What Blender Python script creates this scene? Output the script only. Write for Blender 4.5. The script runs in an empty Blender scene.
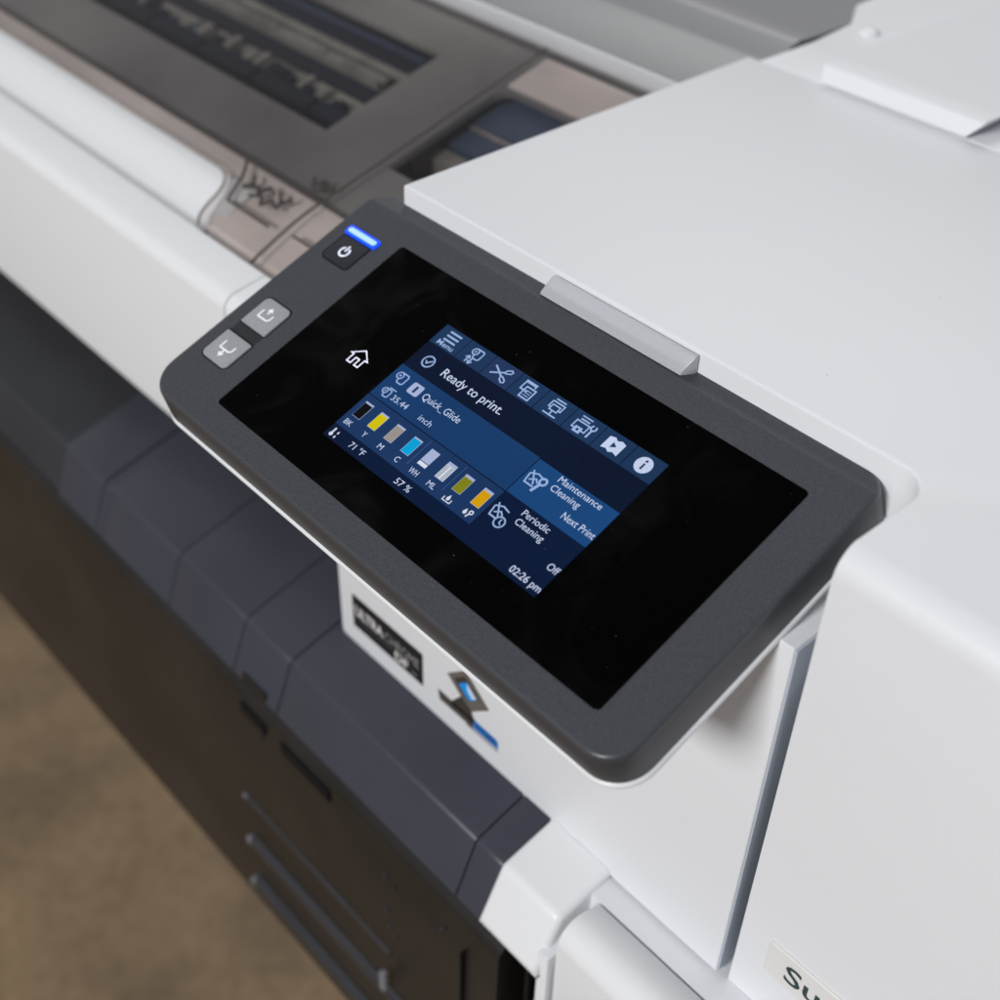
import bpy, bmesh, math, random
from mathutils import Vector, Matrix
random.seed(7)
sc = bpy.context.scene
C = sc.collection
MM = 0.001

# ------------------------------------------------------------------ materials
def srgb(r, g, b):
    f = lambda c: (c/255/12.92) if c/255 <= 0.04045 else ((c/255+0.055)/1.055)**2.4
    return (f(r), f(g), f(b))

def mat(name, col, rough=0.5, spec=0.4, grain=0.0, grain_scale=2500.0, bump=0.0, bump_scale=2500.0,
        blotch=0.0, blotch_scale=20.0, col2=None, trans=0.0, emit=None, estr=1.0, coat=0.0, ior=1.45):
    m = bpy.data.materials.new(name); m.use_nodes = True
    nt = m.node_tree; N = nt.nodes; L = nt.links
    p = N['Principled BSDF']
    p.inputs['Base Color'].default_value = (*col, 1)
    p.inputs['Roughness'].default_value = rough
    p.inputs['Specular IOR Level'].default_value = spec
    p.inputs['IOR'].default_value = ior
    p.inputs['Transmission Weight'].default_value = trans
    p.inputs['Coat Weight'].default_value = coat
    tc = N.new('ShaderNodeTexCoord')
    src = None
    if blotch or col2:
        n = N.new('ShaderNodeTexNoise'); n.inputs['Scale'].default_value = blotch_scale; n.inputs['Detail'].default_value = 5
        L.new(tc.outputs['Object'], n.inputs['Vector'])
        mx = N.new('ShaderNodeMix'); mx.data_type = 'RGBA'
        c2 = col2 if col2 else tuple(c*(1-blotch) for c in col)
        mx.inputs['A'].default_value = (*col, 1); mx.inputs['B'].default_value = (*c2, 1)
        r = N.new('ShaderNodeMapRange'); r.inputs['From Min'].default_value = .35; r.inputs['From Max'].default_value = .65
        L.new(n.outputs['Fac'], r.inputs['Value']); L.new(r.outputs['Result'], mx.inputs['Factor'])
        src = mx.outputs['Result']
    if grain:
        n = N.new('ShaderNodeTexNoise'); n.inputs['Scale'].default_value = grain_scale; n.inputs['Detail'].default_value = 2
        L.new(tc.outputs['Object'], n.inputs['Vector'])
        r = N.new('ShaderNodeMapRange'); r.inputs['From Min'].default_value = .3; r.inputs['From Max'].default_value = .7
        r.inputs['To Min'].default_value = 1-grain; r.inputs['To Max'].default_value = 1+grain
        L.new(n.outputs['Fac'], r.inputs['Value'])
        mx = N.new('ShaderNodeMix'); mx.data_type = 'RGBA'; mx.blend_type = 'MULTIPLY'
        mx.inputs['Factor'].default_value = 1
        if src: L.new(src, mx.inputs['A'])
        else: mx.inputs['A'].default_value = (*col, 1)
        cb = N.new('ShaderNodeCombineColor')
        for k in ('Red', 'Green', 'Blue'): L.new(r.outputs['Result'], cb.inputs[k])
        L.new(cb.outputs['Color'], mx.inputs['B'])
        src = mx.outputs['Result']
    if src: L.new(src, p.inputs['Base Color'])
    if bump:
        n = N.new('ShaderNodeTexNoise'); n.inputs['Scale'].default_value = bump_scale; n.inputs['Detail'].default_value = 2
        L.new(tc.outputs['Object'], n.inputs['Vector'])
        b = N.new('ShaderNodeBump'); b.inputs['Strength'].default_value = bump; b.inputs['Distance'].default_value = 0.0002
        L.new(n.outputs['Fac'], b.inputs['Height']); L.new(b.outputs['Normal'], p.inputs['Normal'])
    if emit:
        p.inputs['Emission Color'].default_value = (*emit, 1); p.inputs['Emission Strength'].default_value = estr
    return m

def emis(name, rgb, k=1.0):
    # lit liquid crystal picture elements: black surface that glows
    m = mat('screen_'+name, (0, 0, 0), rough=.3, spec=.05, emit=srgb(*rgb), estr=k)
    nt = m.node_tree; N = nt.nodes; L = nt.links          # uneven back light and pixel sparkle
    tc = N.new('ShaderNodeTexCoord'); a = N.new('ShaderNodeTexNoise'); a.inputs['Scale'].default_value = 22
    b = N.new('ShaderNodeTexNoise'); b.inputs['Scale'].default_value = 3200
    ad = N.new('ShaderNodeMath'); ad.operation = 'ADD'
    for q in (a, b): L.new(tc.outputs['Object'], q.inputs['Vector'])
    L.new(a.outputs['Fac'], ad.inputs[0]); L.new(b.outputs['Fac'], ad.inputs[1])
    r = N.new('ShaderNodeMapRange'); r.inputs['From Min'].default_value = .6; r.inputs['From Max'].default_value = 1.4
    r.inputs['To Min'].default_value = .84*k; r.inputs['To Max'].default_value = 1.14*k
    L.new(ad.outputs[0], r.inputs['Value']); L.new(r.outputs['Result'], N['Principled BSDF'].inputs['Emission Strength'])
    return m

def tinted(name, col, gloss=0.06, rough=.12, haze=0.0, hazecol=(.3, .28, .27)):
    m = bpy.data.materials.new(name); m.use_nodes = True
    nt = m.node_tree; N = nt.nodes; L = nt.links
    N.remove(N['Principled BSDF']); out = N['Material Output']
    t = N.new('ShaderNodeBsdfTransparent'); t.inputs['Color'].default_value = (*col, 1)
    g = N.new('ShaderNodeBsdfGlossy'); g.inputs['Roughness'].default_value = rough
    d = N.new('ShaderNodeBsdfDiffuse'); d.inputs['Color'].default_value = (*hazecol, 1)
    m1 = N.new('ShaderNodeMixShader'); m1.inputs['Fac'].default_value = haze
    L.new(t.outputs[0], m1.inputs[1]); L.new(d.outputs[0], m1.inputs[2])
    f = N.new('ShaderNodeFresnel'); f.inputs['IOR'].default_value = 1.27
    m2 = N.new('ShaderNodeMixShader'); L.new(f.outputs[0], m2.inputs['Fac'])
    L.new(m1.outputs[0], m2.inputs[1]); L.new(g.outputs[0], m2.inputs[2])
    L.new(m2.outputs[0], out.inputs['Surface'])
    return m

M = {}
M['white'] = mat('white_plastic', (.785, .79, .81), .42, .35, grain=.012, bump=.05, bump_scale=1800, blotch=.015, blotch_scale=9)
M['white_lit'] = mat('white_gloss_plastic', (.81, .815, .825), .3, .4, bump=.03, bump_scale=1200)
M['white_body'] = mat('white_body_plastic', (.79, .795, .82), .45, .35, grain=.015, bump=.06, bump_scale=1800, blotch=.02, blotch_scale=7)
M['bezel'] = mat('charcoal_textured_plastic', (.050, .053, .062), .46, .42, grain=.36, grain_scale=2600, bump=.36, bump_scale=2600)
M['bezel_side'] = mat('charcoal_smooth_plastic', (.046, .048, .054), .38, .45, grain=.12, bump=.15, bump_scale=2400)
M['bezel_edge'] = mat('charcoal_satin_edge', (.055, .058, .066), .3, .6, grain=.2, grain_scale=2600)
M['arm'] = mat('shade_grey_arm_plastic', (.24, .225, .215), .6, .2)  # arm colour darkened to deepen the shade below the panel
M['gap'] = mat('shadow_gap_plastic', (.006, .006, .007), .6, .2)
M['glass'] = mat('black_glass', (.0005, .0005, .0006), .06, .06)
M['btn_dark'] = mat('dark_button_plastic', (.022, .023, .028), .4, .4, grain=.2, bump=.2)
M['btn_grey'] = mat('grey_button_plastic', (.33, .335, .35), .38, .45, grain=.2, bump=.2, bump_scale=2200)
M['btn_mark'] = mat('white_glow_printed_mark', (.8, .8, .83), .5, .3, emit=(.8, .82, .88), estr=.25)  # printed mark given a faint glow that brightens it
M['mark_lit'] = mat('backlit_white_mark', (.5, .5, .55), .5, .2, emit=srgb(222, 226, 250), estr=1.0)
M['led_core'] = mat('blue_light_core', (.2, .3, .8), .3, .3, emit=(.30, .50, 1.0), estr=1.15)
M['led_rim'] = mat('blue_light_rim', (.0, .05, .5), .3, .3, emit=(.005, .06, .95), estr=1.1)
M['lightbar'] = mat('frosted_clear_plastic', (.88, .89, .93), .2, .7, trans=.5, ior=1.42, bump=.05, bump_scale=600)
M['tray'] = mat('slate_plastic', (.049, .053, .070), .36, .45, grain=.08, grain_scale=1500, bump=.15, bump_scale=1500, blotch=.12, blotch_scale=18)
M['tray_shade'] = mat('slate_plastic_shaded', (.036, .037, .042), .42, .4, grain=.08, blotch=.2, blotch_scale=14)  # shadow and reflection on the far segment put into a darker slate
M['stand'] = mat('floor_tinted_black_plastic', (.016, .0135, .0118), .33, .35, col2=(.024, .0205, .018), blotch_scale=16, bump=.1, bump_scale=300)  # brown cast of the floor's reflection is put into this colour
M['stand_blk'] = mat('black_recess_plastic', (.012, .0115, .011), .5, .25, blotch=.3)
M['rail'] = mat('dark_grey_rail', (.036, .038, .046), .3, .5, blotch=.2, blotch_scale=30)
M['rail_tip'] = mat('grey_rail_tip', (.22, .22, .24), .35, .5)
M['floor'] = mat('brown_concrete', (.285, .195, .11), .6, .3, col2=(.17, .12, .075), blotch_scale=6.0, grain=.12, grain_scale=60)
M['grey_cover'] = mat('grey_cover_plastic', (.25, .25, .25), .35, .4, blotch=.06, blotch_scale=6)
M['grey_dark'] = mat('mid_grey_cover_plastic', (.19, .19, .195), .4, .4, blotch=.06, blotch_scale=6)
M['silver'] = mat('light_grey_trim', (.48, .48, .49), .3, .5)
M['smoke'] = tinted('smoked_clear_plastic', (.85, .82, .81), rough=.14, haze=.02, hazecol=(.40, .36, .35))
M['frame'] = mat('shade_mottled_inner_frame', (.36, .35, .345), .5, .3, col2=(.15, .15, .16), blotch_scale=6)  # dark mottling stands in for shading on the recessed frame
M['frame_lit'] = mat('lit_pink_inner_frame', (.86, .79, .755), .5, .3, blotch=.2, blotch_scale=16)  # paler copy of the frame, with the light on it painted in
M['inner_dark'] = mat('dark_blue_interior', (.010, .016, .034), .4, .4)
M['inner_mid'] = mat('slate_interior', (.075, .11, .19), .4, .4, blotch=.3, blotch_scale=22)
M['inner_tan'] = mat('tan_grey_interior', (.36, .35, .325), .5, .3, blotch=.4, blotch_scale=45)
M['inner_rust'] = mat('brown_wiring', (.5, .22, .1), .5, .3)
M['lid_edge'] = mat('smoked_lid_edge', (.40, .37, .355), .3, .5)
M['line'] = mat('dark_moulded_line', (.11, .098, .092), .5, .3)
M['badge'] = mat('warm_white_badge', (.76, .745, .72), .35, .4, bump=.04)
M['ink'] = mat('dark_teal_ink', (.028, .05, .058), .5, .3)
M['stk_black'] = mat('black_sticker_vinyl', (.014, .014, .015), .35, .4)
M['stk_white'] = mat('white_sticker_ink', (.66, .63, .62), .5, .3)
M['stk_grey'] = mat('grey_sticker_ink', (.30, .29, .285), .5, .3)
M['stk_dim'] = mat('dim_sticker_ink', (.085, .085, .085), .5, .3)
M['stk_taupe'] = mat('taupe_sticker_ink', (.145, .125, .11), .45, .3)
M['stk_brown'] = mat('dark_taupe_sticker_ink', (.05, .043, .037), .45, .3)
M['stk_blue'] = mat('blue_sticker_ink', (.0, .155, .53), .4, .4)
M['stk_cyan'] = mat('bright_blue_sticker_ink', (.01, .30, .82), .4, .4)
M['stk_pale'] = mat('pale_blue_sticker_ink', (.62, .72, .85), .4, .4)

# ------------------------------------------------------------------ mesh helpers
def obj(name, bm, mats, parent=None, smooth=35, label=None):
    bmesh.ops.scale(bm, vec=(MM, MM, MM), verts=bm.verts)
    me = bpy.data.meshes.new(name); bm.to_mesh(me); bm.free()
    if not isinstance(mats, (list, tuple)): mats = [mats]
    for m in mats: me.materials.append(m)
    if smooth:
        me.shade_smooth(); me.set_sharp_from_angle(angle=math.radians(smooth))
    o = bpy.data.objects.new(name, me); C.objects.link(o)
    if parent: o.parent = parent
    if label: o['label'] = label
    return o

def box(bm, x0, x1, y0, y1, z0, z1, bev=0, seg=2, mi=0):
    vs = [bm.verts.new(p) for p in ((x0,y0,z0),(x1,y0,z0),(x1,y1,z0),(x0,y1,z0),(x0,y0,z1),(x1,y0,z1),(x1,y1,z1),(x0,y1,z1))]
    fs = [bm.faces.new([vs[i] for i in f]) for f in ((3,2,1,0),(4,5,6,7),(0,1,5,4),(1,2,6,5),(2,3,7,6),(3,0,4,7))]
    for f in fs: f.material_index = mi
    if bev:
        es = set(e for f in fs for e in f.edges)
        bmesh.ops.bevel(bm, geom=list(es), offset=bev, segments=seg, profile=.5, affect='EDGES')
    return vs

def extrude_x(bm, prof, x0, x1, mi=0, bev=0, seg=3, closed=True, pick=None):
    """solid from a closed (y, z) profile pulled along x"""
    a = [bm.verts.new((x0, y, z)) for y, z in prof]; b = [bm.verts.new((x1, y, z)) for y, z in prof]
    n = len(prof); fs = []
    for i in range(n if closed else n-1):
        j = (i+1) % n
        fs.append(bm.faces.new((a[i], a[j], b[j], b[i])))
    if closed:
        fs.append(bm.faces.new(a[::-1])); fs.append(bm.faces.new(b))
    for f in fs: f.material_index = mi
    bmesh.ops.recalc_face_normals(bm, faces=fs)
    if bev:
        es = set(e for f in fs for e in f.edges)
        if pick: es = [e for e in es if pick((e.verts[0].co+e.verts[1].co)/2, e)]
        bmesh.ops.bevel(bm, geom=list(es), offset=bev, segments=seg, profile=.5, affect='EDGES')
    return fs

def extrude_poly(bm, pts, z0, z1, mi=0):
    a = [bm.verts.new((x, y, z0)) for x, y in pts]; b = [bm.verts.new((x, y, z1)) for x, y in pts]
    n = len(pts); fs = []
    for i in range(n):
        j = (i+1) % n; fs.append(bm.faces.new((a[i], a[j], b[j], b[i])))
    fs.append(bm.faces.new(a[::-1])); fs.append(bm.faces.new(b))
    for f in fs: f.material_index = mi
    bmesh.ops.recalc_face_normals(bm, faces=fs)
    return fs

def rrect(x0, y0, x1, y1, r, seg=6):
    """rounded rectangle, r one radius or four (BL, BR, TR, TL), counter-clockwise"""
    if not isinstance(r, (tuple, list)): r = (r,)*4
    out = []
    for (cx, cy, sx, sy, a0), q in zip(((x0, y0, 1, 1, 180), (x1, y0, -1, 1, 270), (x1, y1, -1, -1, 0), (x0, y1, 1, -1, 90)), r):
        if q <= 0: out.append((cx, cy)); continue
        for k in range(seg+1):
            a = math.radians(a0 + 90*k/seg)
            out.append((cx+sx*q+q*math.cos(a), cy+sy*q+q*math.sin(a)))
    return out

def loft(bm, rings, mats=None, cap_top=True, cap_bot=True):
    """rings: list of lists of 3-D points of equal length"""
    vr = [[bm.verts.new(p) for p in r] for r in rings]
    n = len(vr[0]); fs = []
    for k in range(len(vr)-1):
        for i in range(n):
            j = (i+1) % n
            f = bm.faces.new((vr[k][i], vr[k][j], vr[k+1][j], vr[k+1][i]))
            if mats: f.material_index = mats[k]
            fs.append(f)
    if cap_bot: f = bm.faces.new(vr[0][::-1]); f.material_index = mats[0] if mats else 0; fs.append(f)
    if cap_top: f = bm.faces.new(vr[-1]); f.material_index = mats[-1] if mats else 0; fs.append(f)
    return fs

# panel frame: u along the printer, v up the slope, h out of the panel
TH = math.radians(20.428)
U = Vector((1, 0, 0)); V = Vector((0, math.cos(TH), math.sin(TH))); NN = Vector((0, -math.sin(TH), math.cos(TH)))
def P3(u, v, h=0): return U*u + V*v + NN*h

class Sheet:
    """flat artwork (letters, strokes, fills) lying on a plane of the object"""
    def __init__(s, org, ex, ey, ez, mats, step=.03):
        s.o, s.ex, s.ey, s.ez = Vector(org), Vector(ex), Vector(ey), Vector(ez)
        s.bm = bmesh.new(); s.mats = list(mats); s.step = step; s.layer = 0
    def idx(s, m):
        if m not in s.mats: s.mats.append(m)
        return s.mats.index(m)
    def p(s, x, y, l): return s.o + s.ex*x + s.ey*y + s.ez*(l*s.step)
    def poly(s, pts, m, l=1):
        vs = [s.bm.verts.new(s.p(x, y, l)) for x, y in pts]
        f = s.bm.faces.new(vs); f.material_index = s.idx(m); return f
    def rect(s, x0, y0, x1, y1, m, l=1): s.poly([(x0,y0),(x1,y0),(x1,y1),(x0,y1)], m, l)
    def disc(s, x, y, r, m, l=1, n=28): s.poly([(x+r*math.cos(2*math.pi*k/n), y+r*math.sin(2*math.pi*k/n)) for k in range(n)], m, l)
    def line(s, pts, w, m, l=2, closed=False):
        n = len(pts); L = []; R = []
        P = [Vector(q) for q in pts]
        for i in range(n):
            a = P[i-1] if (i > 0 or closed) else None
            b = P[(i+1) % n] if (i < n-1 or closed) else None
            d1 = (P[i]-a).normalized() if a is not None else (b-P[i]).normalized()
            d2 = (b-P[i]).normalized() if b is not None else d1
            t = d1+d2
            if t.length < 1e-4: t = d1
            t.normalize(); nrm = Vector((-t.y, t.x)); k = 1/max(.45, nrm.dot(Vector((-d1.y, d1.x))))
            L.append(P[i]+nrm*w/2*k); R.append(P[i]-nrm*w/2*k)
        for i in range(n if closed else n-1):
            j = (i+1) % n
            s.poly([tuple(L[i]), tuple(R[i]), tuple(R[j]), tuple(L[j])], m, l)
    def ring(s, x, y, r, w, m, l=2, n=28, a0=0, a1=360):
        full = a1-a0 >= 360
        pts = [(x+r*math.cos(math.radians(a0+(a1-a0)*k/n)), y+r*math.sin(math.radians(a0+(a1-a0)*k/n))) for k in range(n if full else n+1)]
        s.line(pts, w, m, l, closed=full)
    def text(s, t, x, y, cap, width, m, l=3, bold=0.0, align='L', flip=1, space=1.0):
        """x, y: start of the baseline, cap: letter height, width: length of the word; flip=-1 when y grows downward"""
        cu = bpy.data.curves.new('t', 'FONT'); cu.body = t; cu.size = 1; cu.offset = bold; cu.resolution_u = 3; cu.space_character = space
        ob = bpy.data.objects.new('t', cu); C.objects.link(ob)
        dg = bpy.context.evaluated_depsgraph_get(); me = ob.evaluated_get(dg).to_mesh()
        co = [v.co.copy() for v in me.vertices]; polys = [tuple(q.vertices) for q in me.polygons]
        ob.evaluated_get(dg).to_mesh_clear()
        bpy.data.objects.remove(ob); bpy.data.curves.remove(cu)
        xs = [c.x for c in co]; x0, x1 = min(xs), max(xs)
        ky = cap/0.69; kx = width/(x1-x0) if width else ky
        if align == 'C': x = x-(x1-x0)*kx/2
        if align == 'R': x = x-(x1-x0)*kx
        vs = [s.bm.verts.new(s.p(x+(c.x-x0)*kx, y+flip*c.y*ky, l)) for c in co]
        mi = s.idx(m)
        for q in polys:
            f = s.bm.faces.new([vs[i] for i in q]); f.material_index = mi
    def done(s, name, parent, label=None):
        return obj(name, s.bm, [M[k] for k in s.mats], parent, smooth=0, label=label)

def empty(name, loc=(0, 0, 0)):
    o = bpy.data.objects.new(name, None); C.objects.link(o); o.location = loc; o.empty_display_size = .05; return o

# ------------------------------------------------------------------ floor
bm = bmesh.new()
vs = [bm.verts.new(p) for p in ((-9000, -6000, -985), (5000, -6000, -985), (5000, 6000, -985), (-9000, 6000, -985))]
bm.faces.new(vs)
fl = obj('floor', bm, M['floor'], smooth=0); fl['kind'] = 'structure'

# ------------------------------------------------------------------ the printer
PR = empty('large_format_printer')
PR['label'] = 'white large format printer with tilted charcoal touch screen panel and slate front tray'
PR['category'] = 'printer'

XR = 430.0     # right end that is modelled
# top cover: one white shell with a pocket cut for the control panel
bm = bmesh.new()
arc = [(188+10*math.cos(math.radians(a)), 83.4+10*math.sin(math.radians(a))) for a in range(90, -1, -10)]
pts = [(-18, 281), (-18, 93.4)] + arc + [(198, 52.6), (XR, 52.6), (XR, 281)]
fs = extrude_poly(bm, pts, -154, 40)
top = [e for e in bm.edges if all(abs(v.co.z-40) < 1e-4 for v in e.verts)]
front = [e for e in top if all(abs(v.co.y-52.6) < 1e-3 for v in e.verts)]
rest = [e for e in top if e not in front]
bmesh.ops.bevel(bm, geom=front, offset=8.5, segments=8, profile=.5, affect='EDGES')
top = [e for e in bm.edges if all(abs(v.co.z-40) < 1e-4 for v in e.verts) and
       (all(v.co.y > 60.5 for v in e.verts)) and abs(sum(v.co.y for v in e.verts)/2-61.1) > .01]
top = [e for e in top if len(e.link_faces) == 2 and abs(e.link_faces[0].normal.z-e.link_faces[1].normal.z) > .3]
bmesh.ops.bevel(bm, geom=top, offset=1.1, segments=4, profile=.5, affect='EDGES')
obj('top_cover', bm, M['white'], PR)

# front housing under the control panel
bm = bmesh.new()
box(bm, -14, 193.9, 50.7, 92.9, -152.5, 4.2)
es = [e for e in bm.edges if abs(e.verts[0].co.x-e.verts[1].co.x) < 1e-3 and abs(e.verts[0].co.z-e.verts[1].co.z) < 1e-3 and e.verts[0].co.x < 0]
bmesh.ops.bevel(bm, geom=es, offset=5, segments=6, profile=.5, affect='EDGES')
es = [e for e in bm.edges if all(abs(v.co.y-50.7) < 1e-3 for v in e.verts)]
es += [e for e in bm.edges if all(v.co.x > 193.8 and v.co.z > 4 for v in e.verts)]
bmesh.ops.bevel(bm, geom=es, offset=.5, segments=3, profile=.5, affect='EDGES')
HO = obj('front_housing', bm, M['white'], PR)

M['gap_strip'] = mat('blue_grey_side_strip', (.44, .48, .55), .5, .3)  # blue-grey strip added to darken the gap beside the housing
bm = bmesh.new(); box(bm, 193.6, 194.5, 51.5, 92, -152.1, 3.4, bev=.2)
obj('side_strip', bm, M['gap_strip'], HO)

# stickers on the housing
SK = Sheet((0, 50.6, 0), (1, 0, 0), (0, 0, 1), (0, -1, 0), ['stk_black'], step=.04)
SK.poly(rrect(-5.2, -140.2, 40.0, -122.0, .5), 'stk_black', 1)
SK.text('ULTRA', -3.6, -132.6, 5.2, 18.6, 'stk_white', 2, bold=.035)
SK.text('CHROME', 16.0, -132.6, 5.0, 21.6, 'stk_grey', 2)
SK.rect(-3.6, -135.2, 20.5, -134.6, 'stk_dim', 2)
SK.text('DF', 22.2, -138.6, 4.6, 8.6, 'stk_white', 2, bold=.03)
SK.text('TM', 32.6, -138.4, 1.5, 3.2, 'stk_grey', 2, bold=.02)
SK.done('ink_sticker', HO, 'black rectangular sticker with white lettering on the white housing')
S2 = Sheet((0, 50.6, 0), (1, 0, 0), (0, 0, 1), (0, -1, 0), ['stk_taupe'], step=.04)
dm = [(54.8, -120.1), (65.4, -110.0), (78.8, -120.9), (68.2, -130.8)]
S2.poly(dm[::-1], 'stk_taupe', 1)
cx, cz = 66.9, -120.6
S2.poly([(cx+(x-cx)*.60-.9, cz+(z-cz)*.60+.7) for x, z in dm[::-1]], 'stk_brown', 2)
S2.poly([(cx+(x-cx)*.44, cz+(z-cz)*.44) for x, z in dm[::-1]], 'stk_cyan', 3)
S2.poly([(66.2, -116.2), (71.8, -120.7), (69.4, -122.8), (66.6, -120.2)], 'stk_pale', 4)
S2.poly([(63.0, -126.2), (57.2, -134.0), (57.2, -136), (73.5, -136), (73.5, -134.6), (70.0, -132.6), (68.9, -129.8)][::-1], 'stk_brown', 2)
S2.poly([(49.3, -133.6), (50.3, -138.8), (70.0, -138.8), (70.0, -133.9), (60, -133.8)], 'stk_brown', 2)
S2.poly([(70.4, -133.4), (70.4, -138.2), (84.2, -138.2), (84.0, -134.4), (82.6, -133.6)], 'stk_blue', 3)
S2.rect(66.0, -140.0, 84.2, -139.0, 'stk_grey', 2)
S2.text('PRECISION', 51.0, -137.6, 2.6, 17.6, 'stk_taupe', 4)
S2.text('CORE', 72.0, -137.2, 2.6, 10.6, 'stk_brown', 4)
S2.done('print_head_sticker', HO, 'taupe and blue diamond shaped sticker above a lettered bar on the white housing')

# badge on the right hand front face
BD_b = bmesh.new()
pts = rrect(209.1, -131.8, 292, -115.6, .8)
loft(BD_b, [[(x, 52.7, z) for x, z in pts], [(x, 51.9, z) for x, z in pts],
            [(x+(.3 if x < 250 else -.3), 51.6, z+(.3 if z < -123 else -.3)) for x, z in pts]])
bmesh.ops.recalc_face_normals(BD_b, faces=BD_b.faces)
T_ = Sheet((0, 51.55, 0), (1, 0, 0), (0, 0, 1), (0, -1, 0), ['badge', 'ink'], step=.05)
T_.bm.free(); T_.bm = BD_b
T_.text('SureColor', 216.6, -127.9, 8.4, 64, 'ink', 1, bold=.012)
obj('name_badge', BD_b, [M['badge'], M['ink']], PR, smooth=30, label='pale name plate with dark lettering on the right front face')

DS = Sheet((0, 0, 40.03), (1, 0, 0), (0, 1, 0), (0, 0, 1), ['stk_grey'], step=.02)
for x, y, r in ((150.4, 111.5, .28), (147.5, 172.9, .22), (109.9, 135.4, .16), (60, 150, .15), (240, 90, .2), (215, 140, .16), (20, 190, .16), (180, 220, .2)):
    DS.poly([(x+r*math.cos(q)*random.uniform(.6, 1.3), y+r*math.sin(q)*random.uniform(.6, 1.3)) for q in (0, 1.3, 2.4, 3.6, 5)], 'stk_grey', 0)
ds = DS.done('dust_specks', bpy.data.objects['top_cover']); ds['kind'] = 'stuff'

# rear housing, flap and bump
bm = bmesh.new()
extrude_poly(bm, [(-13, 282.6), (-12, 318), (-15, 350), (-28, 372), (-40, 640), (XR, 640), (XR, 282.6)], -120, 39.6)
es = [e for e in bm.edges if all(abs(v.co.z-39.6) < 1e-3 for v in e.verts)]
bmesh.ops.bevel(bm, geom=es, offset=1.5, segments=3, profile=.5, affect='EDGES')
RH = obj('rear_housing', bm, M['white'], PR)
bm = bmesh.new()
prof = [(281.2, 40.25), (283.4, 46.6), (284.4, 47.4), (300, 46.8), (460, 44.0), (460, 40.25)]
extrude_x(bm, prof, 18.0, 93)
for v in bm.verts:
    if v.co.z < 42: v.co.x += 1.8 if v.co.x < 50 else -5.5
bmesh.ops.bevel(bm, geom=list(bm.edges), offset=.5, segments=2, profile=.5, affect='EDGES')
obj('flap', bm, M['white'], RH, smooth=14)
bm = bmesh.new()
rg = []
for k in range(7):
    a = math.radians(90*k/6.3); r = 5*math.cos(a)
    rg.append([(-1.5+r*math.cos(2*math.pi*i/20), 345+r*math.sin(2*math.pi*i/20), 39.4+2.6*math.sin(a)) for i in range(20)])
loft(bm, rg, cap_bot=False)
obj('stop_bump', bm, M['white_lit'], RH)

# ------------------------------------------------------------------ grey rear cover
XL = -1500.0
bm = bmesh.new()
extrude_x(bm, [(249, 20), (249, 30.5), (262, 30.0), (300, 30.4), (303, 31.4), (313, 37.0), (318, 38.0), (330, 37.2), (640, 34), (640, 20)], XL, -18.4)
for f in bm.faces:
    if f.calc_center_median().y > 318: f.material_index = 1
RC = obj('rear_roll_cover', bm, [M['grey_cover'], M['grey_dark']], PR, smooth=20)
bm = bmesh.new()
extrude_x(bm, [(243.5, 26), (243.5, 33.2), (244.3, 34.2), (247.4, 34.2), (248.4, 33.0), (248.4, 26)], XL, -18.4, bev=.4, seg=2)
obj('trim_strip', bm, M['silver'], RC)

# ------------------------------------------------------------------ smoked front cover and what lies beneath it
AL = math.atan(.27)
T2 = Vector((0, math.cos(AL), math.sin(AL))); N2 = Vector((0, -math.sin(AL), math.cos(AL))); O2 = Vector((0, 72, -16))
def P2(x, s, h=0): return O2 + Vector((x, 0, 0)) + T2*s + N2*h
def plate(bm, pts, h0, h1, mi=0):
    a = [bm.verts.new(P2(x, s, h0)) for x, s in pts]; b = [bm.verts.new(P2(x, s, h1)) for x, s in pts]
    n = len(pts); fs = []
    for i in range(n):
        j = (i+1) % n; fs.append(bm.faces.new((a[i], a[j], b[j], b[i])))
    fs.append(bm.faces.new(a[::-1])); fs.append(bm.faces.new(b))
    for f in fs: f.material_index = mi
    bmesh.ops.recalc_face_normals(bm, faces=fs)
def pbox(bm, x0, x1, s0, s1, h0, h1, mi=0): plate(bm, [(x0,s0),(x1,s0),(x1,s1),(x0,s1)], h0, h1, mi)
def smooth_curve(p, n=6):
    out = []
    for i in range(len(p)-1):
        p0 = p[max(0, i-1)]; p1 = p[i]; p2 = p[i+1]; p3 = p[min(len(p)-1, i+2)]
        for k in range(n):
            t = k/n
            out.append(tuple(.5*((2*b)+(-a+c)*t+(2*a-5*b+4*c-d)*t*t+(-a+3*b-3*c+d)*t**3) for a, b, c, d in zip(p0, p1, p2, p3)))
    out.append(p[-1]); return out

CV = empty('front_cover'); CV.parent = PR
notch = smooth_curve([(-163, 30.5), (-156, 29.8), (-149.5, 26.5), (-145, 20), (-142, 12), (-139, 6), (-134, 1.2)])
split = smooth_curve([(-92.5, .6), (-94, 6), (-96.5, 18), (-98.6, 31), (-99, 48), (-98.6, 100), (-98.6, 174)])
def xat(curve, s_):
    for (xa, sa), (xb, sb) in zip(curve, curve[1:]):
        lo, hi = min(sa, sb), max(sa, sb)
        if lo-1e-6 <= s_ <= hi+1e-6 and hi > lo: return xa+(xb-xa)*(s_-sa)/(sb-sa)
    return curve[0][0] if abs(s_-curve[0][1]) < abs(s_-curve[-1][1]) else curve[-1][0]
def strips(bm, rows):
    """rows: (s, x left, x right); quads between them, facing up"""
    vr = [(bm.verts.new(P2(a, q, 0)), bm.verts.new(P2(b, q, 0))) for q, a, b in rows]
    for (a, b), (c, d) in zip(vr, vr[1:]): bm.faces.new((a, b, d, c))
    bm.normal_update()
    for f in bm.faces:
        if f.normal.dot(N2) < 0: f.normal_flip()
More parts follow.
